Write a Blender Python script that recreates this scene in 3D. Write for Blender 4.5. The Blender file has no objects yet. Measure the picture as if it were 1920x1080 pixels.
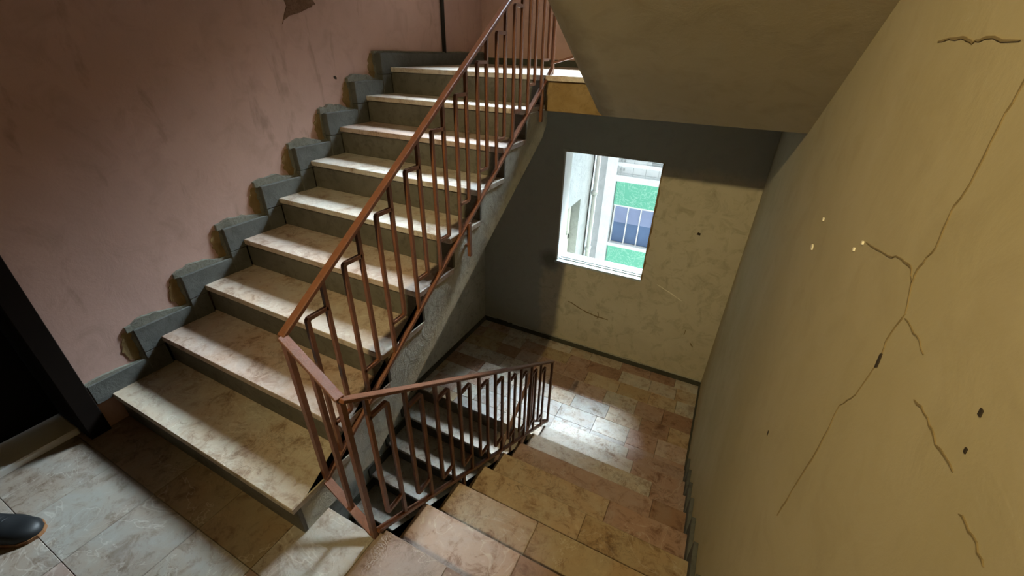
import bpy, bmesh, math, random
from mathutils import Vector, Matrix
random.seed(7)
sc = bpy.context.scene
C = sc.collection

# ------------------------------------------------------------------ camera
cam_d = bpy.data.cameras.new('camera')
cam_d.sensor_width = 36.0
cam_d.lens = 785.0 * 36.0 / 1920.0
cam_d.clip_start = 0.02
cam = bpy.data.objects.new('camera', cam_d)
C.objects.link(cam)
YAW, PITCH, ROLL = 0.4593, -0.5197, 0.0249
fw = Vector((-math.sin(YAW) * math.cos(PITCH), math.cos(YAW) * math.cos(PITCH), math.sin(PITCH)))
rt = Vector((math.cos(YAW), math.sin(YAW), 0))
up = rt.cross(fw)
r2 = rt * math.cos(ROLL) + up * math.sin(ROLL)
u2 = -rt * math.sin(ROLL) + up * math.cos(ROLL)
mw = Matrix(((r2.x, u2.x, -fw.x, 1.8897), (r2.y, u2.y, -fw.y, -0.4763), (r2.z, u2.z, -fw.z, 1.6676), (0, 0, 0, 1)))
cam.matrix_world = mw
sc.camera = cam

# ------------------------------------------------------------------ world, daylight, lamp, exposure
world = bpy.data.worlds.new('overcast_sky')
sc.world = world
world.use_nodes = True
bg = world.node_tree.nodes['Background']
bg.inputs[0].default_value = (0.86, 0.94, 1.0, 1)
bg.inputs[1].default_value = 1.2

sun_d = bpy.data.lights.new('hazy_sun', 'SUN')
sun_d.energy = 98.0
sun_d.angle = math.radians(38)
sun_d.color = (0.74, 0.90, 1.0)
sun = bpy.data.objects.new('hazy_sun', sun_d)
C.objects.link(sun)
SUN_EL, SUN_AZ = math.radians(50), math.radians(6)
sd = Vector((-math.sin(SUN_AZ) * math.cos(SUN_EL), -math.cos(SUN_AZ) * math.cos(SUN_EL), -math.sin(SUN_EL)))
sun.rotation_euler = sd.to_track_quat('-Z', 'Y').to_euler()

lamp_d = bpy.data.lights.new('landing_lamp', 'SPOT')
lamp_d.energy = 345.0
lamp_d.color = (1.0, 0.80, 0.40)
lamp_d.shadow_soft_size = 0.05
lamp_d.spot_size = math.radians(84)
lamp_d.spot_blend = 1.0
lamp = bpy.data.objects.new('landing_lamp', lamp_d)
C.objects.link(lamp)
lamp.location = (1.12, -1.30, 2.96)
lamp.rotation_euler = (Vector((1.75, 3.3, -0.6)) - lamp.location).to_track_quat('-Z', 'Y').to_euler()

sc.view_settings.view_transform = 'Standard'
sc.view_settings.look = 'None'
sc.view_settings.gamma = 1.0
sc.view_settings.use_curve_mapping = False
sc.view_settings.exposure = 0.0
sc.cycles.use_denoising = True
sc.cycles.max_bounces = 10
sc.cycles.diffuse_bounces = 6
sc.cycles.sample_clamp_indirect = 6.0

# ------------------------------------------------------------------ dimensions (metres)
H, T = 0.17, 0.2721
XL, XS, XR, XW = -0.515, 0.771, 1.021, 2.2186
YF, ZM = 3.589, -1.52
Y0, T2, H2 = 0.1618, 0.259, 0.1689
Y3, T3 = 2.1195, 0.2676
ZU = 9 * H
YB, ZB = 2.191, 1.3255
YE = 0.135                      # floor edge at the stair well
FX, FM = 1.105, 0.56            # left edge and slope of the flight overhead
WX0, WX1, WZ0, WZ1 = 0.4265, 1.3783, -0.41, 0.7928
WT = 0.23                       # outer wall thickness
YBACK = -1.7
STOREY = 3.04
ZTOP = ZU + STOREY              # underside of the roof

# ------------------------------------------------------------------ node helpers
def mat(name):
    m = bpy.data.materials.new(name)
    m.use_nodes = True
    nt = m.node_tree
    return m, nt, nt.nodes['Principled BSDF']

def nd(nt, typ, **kw):
    n = nt.nodes.new(typ)
    for k, v in kw.items():
        setattr(n, k, v)
    return n

def sock(nt, s, v):
    if hasattr(v, 'is_linked') or hasattr(v, 'links'):
        nt.links.new(v, s)
    else:
        s.default_value = v

def noise(nt, vec, scale, detail=4, rough=0.55, dist=0.0, out='Fac'):
    n = nd(nt, 'ShaderNodeTexNoise')
    nt.links.new(vec, n.inputs['Vector'])
    n.inputs['Scale'].default_value = scale
    n.inputs['Detail'].default_value = detail
    n.inputs['Roughness'].default_value = rough
    n.inputs['Distortion'].default_value = dist
    return n.outputs[out]

def ramp(nt, fac, stops):
    r = nd(nt, 'ShaderNodeValToRGB')
    e = r.color_ramp.elements
    while len(e) > 2:
        e.remove(e[-1])
    for i, (p, c) in enumerate(stops):
        if i >= 2:
            e.new(p)
        e[i].position = p
        e[i].color = c if len(c) == 4 else (*c, 1)
    nt.links.new(fac, r.inputs[0])
    return r.outputs[0]

def mix(nt, fac, a, b, mode='MIX'):
    n = nd(nt, 'ShaderNodeMix', data_type='RGBA', blend_type=mode)
    sock(nt, n.inputs[0], fac)
    sock(nt, n.inputs[6], a)
    sock(nt, n.inputs[7], b)
    return n.outputs[2]

def mth(nt, op, a, b=0.0, clamp=False):
    n = nd(nt, 'ShaderNodeMath', operation=op, use_clamp=clamp)
    sock(nt, n.inputs[0], a)
    sock(nt, n.inputs[1], b)
    return n.outputs[0]

def mapping(nt, scale=(1, 1, 1), loc=(0, 0, 0), rot=(0, 0, 0)):
    g = nd(nt, 'ShaderNodeNewGeometry')
    m = nd(nt, 'ShaderNodeMapping')
    m.inputs['Scale'].default_value = scale
    m.inputs['Location'].default_value = loc
    m.inputs['Rotation'].default_value = rot
    nt.links.new(g.outputs['Position'], m.inputs['Vector'])
    return m.outputs[0]

def bump(nt, bsdf, h, strength=0.2, dist=0.01):
    b = nd(nt, 'ShaderNodeBump')
    b.inputs['Strength'].default_value = strength
    b.inputs['Distance'].default_value = dist
    nt.links.new(h, b.inputs['Height'])
    nt.links.new(b.outputs[0], bsdf.inputs['Normal'])

def c4(c, k=1.0):
    return (c[0] * k, c[1] * k, c[2] * k, 1)

# ------------------------------------------------------------------ materials
def make_marble():
    m, nt, b = mat('worn_marble')
    oi = nd(nt, 'ShaderNodeObjectInfo')
    pos = mapping(nt)
    off = nd(nt, 'ShaderNodeVectorMath', operation='SCALE')
    comb = nd(nt, 'ShaderNodeCombineXYZ')
    nt.links.new(oi.outputs['Random'], comb.inputs[0])
    nt.links.new(mth(nt, 'MULTIPLY', oi.outputs['Random'], 3.7), comb.inputs[1])
    nt.links.new(comb.outputs[0], off.inputs[0])
    off.inputs['Scale'].default_value = 23.0
    add = nd(nt, 'ShaderNodeVectorMath', operation='ADD')
    nt.links.new(pos, add.inputs[0])
    nt.links.new(off.outputs[0], add.inputs[1])
    v = add.outputs[0]
    base = oi.outputs['Color']
    big = noise(nt, v, 4.0, 5, 0.62, 0.7)
    mid = noise(nt, v, 13, 7, 0.74, 0.55)
    fine = noise(nt, v, 70, 4, 0.7, 0.5)
    f1 = ramp(nt, big, [(0.36, (0, 0, 0)), (0.62, (1, 1, 1))])
    col = mix(nt, mth(nt, 'MULTIPLY', f1, 0.55), base, mix(nt, 1.0, base, (0.95, 0.72, 0.55, 1), 'MULTIPLY'))
    f2 = ramp(nt, mid, [(0.50, (0, 0, 0)), (0.64, (1, 1, 1))])
    col = mix(nt, mth(nt, 'MULTIPLY', f2, mth(nt, 'ADD', 0.34, mth(nt, 'MULTIPLY', f1, 0.6))), col, mix(nt, 1.0, base, (0.42, 0.28, 0.20, 1), 'MULTIPLY'))
    f3 = ramp(nt, mid, [(0.28, (1, 1, 1)), (0.42, (0, 0, 0))])
    col = mix(nt, mth(nt, 'MULTIPLY', f3, 0.5), col, mix(nt, 1.0, base, (1.4, 1.4, 1.35, 1), 'MULTIPLY'))
    # small dark pits gathered in patches, a few thin dark veins
    ridge = mth(nt, 'ABSOLUTE', mth(nt, 'SUBTRACT', noise(nt, v, 9, 6, 0.7, 1.2), 0.5))
    dv = ramp(nt, ridge, [(0.0, (1, 1, 1)), (0.022, (0, 0, 0))])
    patchy = ramp(nt, noise(nt, v, 3.1, 3, 0.6, 0.5), [(0.48, (0, 0, 0)), (0.62, (1, 1, 1))])
    col = mix(nt, mth(nt, 'MULTIPLY', dv, mth(nt, 'MULTIPLY', patchy, 0.5)), col, (0.10, 0.065, 0.04, 1))
    pit = ramp(nt, noise(nt, v, 38, 5, 0.75, 0.8), [(0.56, (0, 0, 0)), (0.66, (1, 1, 1))])
    col = mix(nt, mth(nt, 'MULTIPLY', pit, mth(nt, 'ADD', 0.12, mth(nt, 'MULTIPLY', patchy, 0.6))), col, (0.12, 0.08, 0.05, 1))
    ridge2 = mth(nt, 'ABSOLUTE', mth(nt, 'SUBTRACT', noise(nt, v, 3.0, 4, 0.6, 1.0), 0.56))
    lv = ramp(nt, ridge2, [(0.0, (1, 1, 1)), (0.008, (0, 0, 0))])
    col = mix(nt, mth(nt, 'MULTIPLY', lv, 0.22), col, (0.70, 0.64, 0.56, 1))
    nt.links.new(col, b.inputs['Base Color'])
    rr = mth(nt, 'ADD', 0.30, mth(nt, 'MULTIPLY', mid, 0.32))
    nt.links.new(rr, b.inputs['Roughness'])
    b.inputs['Specular IOR Level'].default_value = 0.42
    bump(nt, b, mth(nt, 'ADD', mth(nt, 'MULTIPLY', fine, 0.4), mid), 0.12, 0.004)
    return m

def make_plaster(name, col, dark, light, scale=1.0, streak=None, rough=0.9, grime=0.5, bumpy=0.25, extra=None):
    m, nt, b = mat(name)
    v = mapping(nt)
    big = noise(nt, v, 1.7 * scale, 5, 0.6, 0.6)
    mid = noise(nt, v, 7 * scale, 6, 0.65, 0.8)
    fine = noise(nt, v, 60 * scale, 4, 0.7)
    f = ramp(nt, big, [(0.35, (0, 0, 0)), (0.68, (1, 1, 1))])
    c = mix(nt, f, c4(col), c4(light))
    g = ramp(nt, mid, [(0.50, (0, 0, 0)), (0.72, (1, 1, 1))])
    c = mix(nt, mth(nt, 'MULTIPLY', g, grime), c, c4(dark))
    if streak:
        sv = mapping(nt, *streak)
        s = noise(nt, sv, 1.0, 5, 0.62, 0.4)
        sf = ramp(nt, s, [(0.60, (0, 0, 0)), (0.70, (1, 1, 1))])
        c = mix(nt, mth(nt, 'MULTIPLY', sf, 0.5), c, c4(dark, 0.8))
        s2 = ramp(nt, s, [(0.25, (1, 1, 1)), (0.34, (0, 0, 0))])
        c = mix(nt, mth(nt, 'MULTIPLY', s2, 0.3), c, c4(light, 1.18))
    if extra:
        c = extra(nt, v, c)
    nt.links.new(c, b.inputs['Base Color'])
    b.inputs['Roughness'].default_value = rough
    b.inputs['Specular IOR Level'].default_value = 0.2
    bump(nt, b, mth(nt, 'ADD', mth(nt, 'MULTIPLY', mid, 1.0), mth(nt, 'MULTIPLY', fine, 0.3)), bumpy, 0.02)
    return m

def make_plain(name, col, rough=0.6, metal=0.0, var=0.15, scale=20.0, spec=0.4):
    m, nt, b = mat(name)
    v = mapping(nt)
    n = noise(nt, v, scale, 4, 0.6)
    c = mix(nt, n, c4(col, 1 - var), c4(col, 1 + var))
    nt.links.new(c, b.inputs['Base Color'])
    b.inputs['Roughness'].default_value = rough
    b.inputs['Metallic'].default_value = metal
    b.inputs['Specular IOR Level'].default_value = spec
    return m

def far_wall_extra(nt, v, c):
    # newer grey cement round the window, plus stair shadow painted in left and top
    sx = nd(nt, 'ShaderNodeSeparateXYZ')
    nt.links.new(v, sx.inputs[0])
    n = noise(nt, v, 3.2, 5, 0.65)
    xx = mth(nt, 'ADD', sx.outputs[0], mth(nt, 'MULTIPLY', mth(nt, 'SUBTRACT', n, 0.5), 0.22))
    zz = mth(nt, 'ADD', sx.outputs[2], mth(nt, 'MULTIPLY', mth(nt, 'SUBTRACT', n, 0.5), 0.30))
    def step(val, a, w):
        return mth(nt, 'DIVIDE', mth(nt, 'SUBTRACT', val, a), w, True)
    left = step(mth(nt, 'MULTIPLY', xx, -1), -0.30, 0.06)
    mid_ = mth(nt, 'MULTIPLY', step(mth(nt, 'MULTIPLY', xx, -1), -0.50, 0.05), step(zz, -0.56, 0.06))
    top = step(zz, 0.70, 0.10)
    f = mth(nt, 'MAXIMUM', mth(nt, 'MAXIMUM', left, mid_), top)
    c = mix(nt, mth(nt, 'MULTIPLY', f, 0.8), c, (0.34, 0.345, 0.31, 1))
    # dark damp smudge at the sill's left corner
    du = nd(nt, 'ShaderNodeVectorMath', operation='DISTANCE')
    nt.links.new(v, du.inputs[0])
    du.inputs[1].default_value = (0.36, YF, -0.42)
    dd = mth(nt, 'ADD', du.outputs['Value'], mth(nt, 'MULTIPLY', mth(nt, 'SUBTRACT', n, 0.5), 0.25))
    sm = ramp(nt, dd, [(0.06, (1, 1, 1)), (0.16, (0, 0, 0))])
    c = mix(nt, mth(nt, 'MULTIPLY', sm, 0.6), c, (0.07, 0.06, 0.045, 1))
    # pale salt bloom low on the wall
    lo = mth(nt, 'MULTIPLY', step(mth(nt, 'MULTIPLY', zz, -1), 1.05, 0.3), ramp(nt, noise(nt, v, 9, 6, 0.7), [(0.48, (0, 0, 0)), (0.62, (1, 1, 1))]))
    c = mix(nt, mth(nt, 'MULTIPLY', lo, 0.35), c, (0.42, 0.40, 0.32, 1))
    return c

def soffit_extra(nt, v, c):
    # shade of the rounded free edge, painted as a darker band
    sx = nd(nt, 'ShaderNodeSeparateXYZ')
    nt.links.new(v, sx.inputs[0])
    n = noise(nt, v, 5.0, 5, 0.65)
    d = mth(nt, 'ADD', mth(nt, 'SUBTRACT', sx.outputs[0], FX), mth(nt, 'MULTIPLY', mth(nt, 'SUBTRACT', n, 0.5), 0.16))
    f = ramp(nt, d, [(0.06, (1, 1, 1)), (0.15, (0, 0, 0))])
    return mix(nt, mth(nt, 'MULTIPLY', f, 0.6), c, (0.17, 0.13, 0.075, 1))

def green_extra(nt, v, c):
    n = noise(nt, v, 2.2, 5, 0.6, 3.0)
    r = ramp(nt, mth(nt, 'ABSOLUTE', mth(nt, 'SUBTRACT', n, 0.5)), [(0.0, (1, 1, 1)), (0.025, (0, 0, 0))])
    return mix(nt, mth(nt, 'MULTIPLY', r, 0.45), c, (0.6, 0.85, 0.75, 1))

MARBLE = make_marble()
PINK = make_plaster('pink_wall_paint', (0.46, 0.295, 0.25), (0.30, 0.19, 0.155), (0.52, 0.335, 0.285), 1.0,
                    ((2.0, 9.0, 2.0), (0, 0, 0), (0.55, 0, 0)), rough=0.75, grime=0.35, bumpy=0.12)
BEIGE = make_plaster('beige_wall_plaster', (0.40, 0.335, 0.205), (0.31, 0.25, 0.15), (0.45, 0.38, 0.25), 0.8, rough=0.8, grime=0.3, bumpy=0.09)
FARPL = make_plaster('stained_wall_plaster', (0.48, 0.43, 0.32), (0.30, 0.265, 0.18), (0.54, 0.49, 0.37), 1.2, rough=0.9, grime=0.75, bumpy=0.2, extra=far_wall_extra)
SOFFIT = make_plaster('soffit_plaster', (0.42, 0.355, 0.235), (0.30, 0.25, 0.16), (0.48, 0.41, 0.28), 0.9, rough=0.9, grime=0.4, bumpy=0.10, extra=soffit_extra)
OCHRE = make_plaster('ochre_stained_plaster', (0.22, 0.145, 0.06), (0.13, 0.08, 0.035), (0.28, 0.20, 0.10), 2.0, rough=0.9, grime=0.6, bumpy=0.4)
CEMENT = make_plaster('grey_cement', (0.38, 0.37, 0.315), (0.19, 0.18, 0.145), (0.47, 0.46, 0.40), 2.0, rough=0.85, grime=0.65, bumpy=0.5)
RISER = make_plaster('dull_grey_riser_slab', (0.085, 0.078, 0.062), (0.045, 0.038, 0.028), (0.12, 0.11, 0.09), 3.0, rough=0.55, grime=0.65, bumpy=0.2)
FRINGE = make_plaster('broken_cement', (0.17, 0.165, 0.135), (0.08, 0.075, 0.055), (0.23, 0.22, 0.18), 6.0, rough=0.9, grime=0.7, bumpy=0.6)
SKIRT = make_plaster('blue_grey_skirting', (0.088, 0.088, 0.080), (0.048, 0.046, 0.04), (0.12, 0.12, 0.11), 3.0, rough=0.8, grime=0.5, bumpy=0.3)
DSKIRT = make_plaster('dark_skirting', (0.055, 0.055, 0.042), (0.025, 0.025, 0.02), (0.08, 0.08, 0.06), 3.0, rough=0.6, grime=0.5, bumpy=0.3)
MORTAR = make_plaster('floor_mortar', (0.20, 0.17, 0.13), (0.10, 0.085, 0.06), (0.24, 0.2, 0.16), 4.0)
RUST = make_plaster('rust_brown_paint', (0.118, 0.044, 0.021), (0.045, 0.019, 0.010), (0.158, 0.060, 0.028), 6.0, rough=0.38, grime=0.5, bumpy=0.15)
RUST.node_tree.nodes['Principled BSDF'].inputs['Specular IOR Level'].default_value = 0.5
CRACK = make_plain('crack_shadow_line', (0.21, 0.155, 0.075), 0.9)
CHIP = make_plain('chipped_plaster', (0.75, 0.70, 0.58), 0.9)
HOLE = make_plain('dark_pit', (0.03, 0.02, 0.012), 0.9)
BRICKY = make_plaster('exposed_brown_plaster', (0.16, 0.085, 0.05), (0.07, 0.035, 0.02), (0.24, 0.14, 0.09), 8.0, grime=0.7, bumpy=0.6)
BLACKPIPE = make_plain('black_conduit_plastic', (0.018, 0.015, 0.012), 0.5)
DARKWOOD = make_plain('dark_stained_wood', (0.008, 0.005, 0.0035), 0.8, var=0.3, scale=9, spec=0.1)
DOORLEAF = make_plain('near_black_door_panel', (0.006, 0.005, 0.0045), 0.8, spec=0.1)
THRESH = make_plain('pale_marble_threshold', (0.72, 0.71, 0.66), 0.35, var=0.1, scale=12)
WHITEPVC = make_plain('white_window_frame', (0.74, 0.76, 0.74), 0.4, var=0.06, scale=8)
TRACK = make_plain('dark_track_gap', (0.10, 0.11, 0.11), 0.5)
OUTWHITE = make_plaster('white_outside_render', (0.70, 0.74, 0.74), (0.58, 0.63, 0.63), (0.78, 0.81, 0.81), 0.9, rough=0.9, grime=0.5)
OUTGREY = make_plaster('grey_outside_render', (0.40, 0.425, 0.425), (0.30, 0.33, 0.33), (0.46, 0.49, 0.49), 0.5, rough=0.9, grime=0.5)
DIMWHITE = make_plaster('darkened_white_render', (0.27, 0.29, 0.285), (0.19, 0.205, 0.205), (0.33, 0.35, 0.345), 2.2, rough=0.9, grime=0.6)  # white neighbour wall, colour darkened to offset the overbright sun on it
SILLM = make_plain('grey_sill_aluminium', (0.36, 0.40, 0.40), 0.45, var=0.08, scale=8)
OUTGREEN = make_plaster('mint_green_render', (0.13, 0.42, 0.29), (0.11, 0.37, 0.255), (0.165, 0.48, 0.34), 0.5, rough=0.9, grime=0.3, extra=green_extra)
GLASSBLUE = make_plain('curtained_window_glass', (0.09, 0.15, 0.27), 0.15, var=0.35, scale=1.2, spec=0.5)
GLASSPALE = make_plain('pale_curtain_behind_glass', (0.22, 0.27, 0.42), 0.2, var=0.2, scale=1.2, spec=0.5)
GLASSGREY = make_plain('grey_window_glass', (0.42, 0.50, 0.48), 0.15, var=0.15, scale=2.0)
PIPEGREY = make_plain('grey_drainpipe', (0.40, 0.43, 0.43), 0.5)
SHOE = make_plain('black_shoe_leather', (0.008, 0.009, 0.010), 0.5, var=0.3, scale=30)
SOLE = make_plain('tan_shoe_sole', (0.22, 0.10, 0.04), 0.6)
ROOFM = make_plain('raw_concrete', (0.34, 0.32, 0.28), 0.9)

# ------------------------------------------------------------------ geometry helpers
def link(name, me, material, parent=None):
    o = bpy.data.objects.new(name, me)
    C.objects.link(o)
    if material and not me.materials:
        me.materials.append(material)
    if parent is not None:
        o.parent = parent
    return o

def add_box(bm, p0, p1, bev=0.0):
    x0, y0, z0 = p0
    x1, y1, z1 = p1
    vs = [bm.verts.new(v) for v in ((x0, y0, z0), (x1, y0, z0), (x1, y1, z0), (x0, y1, z0), (x0, y0, z1), (x1, y0, z1), (x1, y1, z1), (x0, y1, z1))]
    fs = [bm.faces.new([vs[i] for i in f]) for f in ((3, 2, 1, 0), (4, 5, 6, 7), (0, 1, 5, 4), (1, 2, 6, 5), (2, 3, 7, 6), (3, 0, 4, 7))]
    if bev > 0:
        es = {e for f in fs for e in f.edges}
        bmesh.ops.bevel(bm, geom=list(es), offset=bev, segments=1, affect='EDGES', profile=0.5)

def box(name, p0, p1, material, parent=None, bev=0.0):
    bm = bmesh.new()
    add_box(bm, p0, p1, bev)
    return fin(name, bm, material, parent)

def fin(name, bm, material, parent=None, smooth=False):
    bmesh.ops.recalc_face_normals(bm, faces=bm.faces[:])
    me = bpy.data.meshes.new(name)
    bm.to_mesh(me)
    bm.free()
    if smooth:
        for p in me.polygons:
            p.use_smooth = True
    return link(name, me, material, parent)

def add_prism(bm, pts, axis, a, b):
    """polygon pts (2D) extruded along axis ('x': pts are y,z; 'y': pts are x,z; 'z': pts are x,y)"""
    def v3(p, d):
        return {'x': (d, p[0], p[1]), 'y': (p[0], d, p[1]), 'z': (p[0], p[1], d)}[axis]
    A = [bm.verts.new(v3(p, a)) for p in pts]
    B = [bm.verts.new(v3(p, b)) for p in pts]
    bm.faces.new(A)
    bm.faces.new(list(reversed(B)))
    n = len(pts)
    for i in range(n):
        bm.faces.new([A[i], A[(i + 1) % n], B[(i + 1) % n], B[i]][::-1])

def prism(name, pts, axis, a, b, material, parent=None):
    bm = bmesh.new()
    add_prism(bm, pts, axis, a, b)
    return fin(name, bm, material, parent)

def add_sweep(bm, pts, w, d, side=Vector((1, 0, 0))):
    """rectangular bar along a polyline lying in a plane; side = direction across (width w), d = depth in plane"""
    pts = [Vector(p) for p in pts]
    rings = []
    n = len(pts)
    for i, p in enumerate(pts):
        t0 = (pts[i] - pts[i - 1]).normalized() if i > 0 else None
        t1 = (pts[i + 1] - pts[i]).normalized() if i < n - 1 else None
        t = (t0 + t1).normalized() if t0 and t1 else (t0 or t1)
        s = side - t * side.dot(t)
        s.normalize()
        nn = t.cross(s).normalized()
        k = 1.0
        if t0 and t1:
            k = 1.0 / max(0.5, t.dot(t1))
        q = [s * (w / 2) + nn * (d / 2 * k), -s * (w / 2) + nn * (d / 2 * k), -s * (w / 2) - nn * (d / 2 * k), s * (w / 2) - nn * (d / 2 * k)]
        rings.append([bm.verts.new(p + o) for o in q])
    for a, b in zip(rings, rings[1:]):
        for i in range(4):
            bm.faces.new([a[i], a[(i + 1) % 4], b[(i + 1) % 4], b[i]])
    bm.faces.new(rings[0][::-1])
    bm.faces.new(rings[-1])

def add_tube(bm, pts, r, seg=8):
    pts = [Vector(p) for p in pts]
    rings = []
    for i, p in enumerate(pts):
        t = (pts[min(i + 1, len(pts) - 1)] - pts[max(i - 1, 0)]).normalized()
        a = t.orthogonal().normalized()
        if i and abs(a.dot(last)) < 0.99:
            a = (last - t * last.dot(t)).normalized()
        last = a
        b = t.cross(a)
        rings.append([bm.verts.new(p + (a * math.cos(2 * math.pi * k / seg) + b * math.sin(2 * math.pi * k / seg)) * r) for k in range(seg)])
    for A, B in zip(rings, rings[1:]):
        for k in range(seg):
            bm.faces.new([A[k], A[(k + 1) % seg], B[(k + 1) % seg], B[k]])
    bm.faces.new(rings[0][::-1])
    bm.faces.new(rings[-1])

def sweep(name, pts, w, d, material, parent, side=Vector((1, 0, 0)), bev=0.0):
    bm = bmesh.new()
    add_sweep(bm, pts, w, d, side)
    if bev:
        bmesh.ops.bevel(bm, geom=bm.edges[:], offset=bev, segments=1, affect='EDGES')
    return fin(name, bm, material, parent)

def rounded(p0, p1, p2, r=0.012, n=3):
    """corner points from p0 via corner p1 to p2"""
    p0, p1, p2 = Vector(p0), Vector(p1), Vector(p2)
    a = p1 + (p0 - p1).normalized() * r
    b = p1 + (p2 - p1).normalized() * r
    return [((1 - t) ** 2) * a + 2 * t * (1 - t) * p1 + t * t * b for t in [i / n for i in range(n + 1)]]

def empty(name, loc=(0, 0, 0)):
    o = bpy.data.objects.new(name, None)
    o.empty_display_size = 0.1
    C.objects.link(o)
    o.location = loc
    return o

def thing(o, label, cat, group=None):
    o['label'] = label
    o['category'] = cat
    if group:
        o['group'] = group
    return o

def struct(o, label=None):
    o['kind'] = 'structure'
    if label:
        o['label'] = label
    return o

def tint(o, c):
    o.color = (c[0], c[1], c[2], 1)
    return o

GREY = (0.47, 0.44, 0.39)
PINKISH = (0.46, 0.36, 0.31)
TAN = (0.46, 0.37, 0.26)
OCH = (0.40, 0.31, 0.195)
RED = (0.31, 0.20, 0.14)
ROSE = (0.40, 0.285, 0.235)
PALE = (0.53, 0.50, 0.45)
def tilecol():
    a, b = random.choice([(GREY, PINKISH), (GREY, TAN), (PINKISH, ROSE), (TAN, OCH), (PALE, GREY), (ROSE, RED), (GREY, PALE)])
    t = random.random()
    return tuple(a[i] * (1 - t) + b[i] * t for i in range(3))

def tiles(parent, xs, ys, z, thick=0.02, gap=0.0025, clip=None, coloured=None, k=1.0, ext=None, wob=1.0):
    for j in range(len(ys) - 1):
        off = random.uniform(-0.06, 0.06) * wob
        for i in range(len(xs) - 1):
            x0 = xs[i] + (off if i > 0 else 0)
            x1 = xs[i + 1] + (off if i < len(xs) - 2 else 0)
            y0, y1 = ys[j], ys[j + 1]
            if ext and ext(x0, j):
                y1 = ext(x0, j)
            if clip and clip(0.5 * (x0 + x1), 0.5 * (y0 + y1)):
                continue
            dz = random.uniform(-0.0008, 0.0008)
            o = box('tile', (x0 + gap / 2, y0 + gap / 2, z - thick), (x1 - gap / 2, y1 - gap / 2, z + dz), MARBLE, parent, 0.0015)
            cc = coloured(i, j) if coloured and coloured(i, j) else tilecol()
            tint(o, [v * k for v in cc])

def rng(a, b, step):
    n = max(1, round((b - a) / step))
    return [a + (b - a) * i / n for i in range(n + 1)]

# ================================================================== SETTING
TH = 0.02
# our landing floor ------------------------------------------------
fl = struct(box('floor', (XL - 0.1, YBACK, -0.2), (XW, YE, -TH), MORTAR), 'marble tiled landing in front of both flights of steps')
box('landing_ledge', (XR, YE, -0.2), (XW, Y0 - 0.02, -TH), MORTAR, fl)
xs = [XL - 0.1, -0.245, 0.07, 0.385, 0.70, 1.0215, 1.33, 1.64, 1.95, XW]
ys = [YBACK + 0.03, -1.365, -1.065, -0.765, -0.468, -0.166, YE]
def fcol(i, j):
    fixed = {(0, 4): GREY, (1, 4): GREY, (0, 3): PALE, (1, 3): GREY, (2, 3): PINKISH, (2, 4): GREY, (0, 5): TAN, (1, 5): TAN, (2, 5): OCH, (3, 5): OCH, (4, 5): PALE, (4, 4): PINKISH, (3, 4): PALE,
             (5, 4): ROSE, (6, 4): RED, (5, 5): PINKISH, (3, 3): PINKISH, (4, 3): GREY}
    return fixed.get((i, j))
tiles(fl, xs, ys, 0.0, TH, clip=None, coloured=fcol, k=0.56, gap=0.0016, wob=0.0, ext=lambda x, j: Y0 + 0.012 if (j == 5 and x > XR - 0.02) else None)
# window landing floor ---------------------------------------------
fm = struct(box('floor', (XL - 0.1, Y3 - 0.0, ZM - 0.2), (XW, YF + 0.02, ZM - TH), MORTAR), 'tiled half landing below the window')
yl = Y0 + 8 * T2
xa = [XL + 0.0, -0.383, -0.09, 0.17, 0.45, 0.771, 1.021, 1.39, 1.72, 1.99, XW]
ya = [Y3 - 0.012, yl, 2.43, 2.628, 2.825, 3.04, 3.235, 3.43, YF]
def mcol(i, j):
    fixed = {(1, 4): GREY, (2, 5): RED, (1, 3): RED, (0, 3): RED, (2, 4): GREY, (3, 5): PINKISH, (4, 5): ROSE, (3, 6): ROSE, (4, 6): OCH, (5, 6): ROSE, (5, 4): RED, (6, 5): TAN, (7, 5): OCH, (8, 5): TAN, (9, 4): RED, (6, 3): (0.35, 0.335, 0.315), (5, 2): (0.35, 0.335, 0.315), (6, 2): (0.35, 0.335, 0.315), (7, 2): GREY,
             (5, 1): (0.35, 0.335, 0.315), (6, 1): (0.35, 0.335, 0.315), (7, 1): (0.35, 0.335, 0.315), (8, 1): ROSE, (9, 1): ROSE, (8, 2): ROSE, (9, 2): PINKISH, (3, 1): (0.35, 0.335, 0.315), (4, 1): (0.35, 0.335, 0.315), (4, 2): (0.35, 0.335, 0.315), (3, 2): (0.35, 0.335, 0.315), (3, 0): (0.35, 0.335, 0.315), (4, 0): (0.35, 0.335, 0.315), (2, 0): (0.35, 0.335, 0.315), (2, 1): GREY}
    return fixed.get((i, j))
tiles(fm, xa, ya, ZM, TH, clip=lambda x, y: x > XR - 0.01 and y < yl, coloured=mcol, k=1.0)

# upper half landing ----------------------------------------------
fu = struct(box('floor', (XL - 0.1, YB + 0.06, ZB), (XW, YF + 0.02, ZU - 0.025), CEMENT), 'upper half landing slab with an ochre stained edge')
box('edge_beam', (XS, YB, ZB), (XW, YB + 0.06, ZU - 0.03), OCHRE, fu, 0.003)
for i, (a, b) in enumerate(((XS + 0.0025, FX + 0.02), (FX + 0.0225, 1.7), (1.7025, XW - 0.02))):
    tint(box('nosing_slab', (a, 8 * T - 0.012, ZU - 0.03), (b, 2.49, ZU), MARBLE, fu, 0.002), PALE)
for j, (y0, y1) in enumerate(((2.4925, 2.86), (2.8625, 3.22), (3.2225, YF))):
    for x0, x1 in zip(rng(XL, XW, 0.4), rng(XL, XW, 0.4)[1:]):
        tint(box('tile', (x0 + .001, y0, ZU - 0.025), (x1 - .001, y1, ZU), MARBLE, fu, 0.0015), tilecol())

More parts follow.
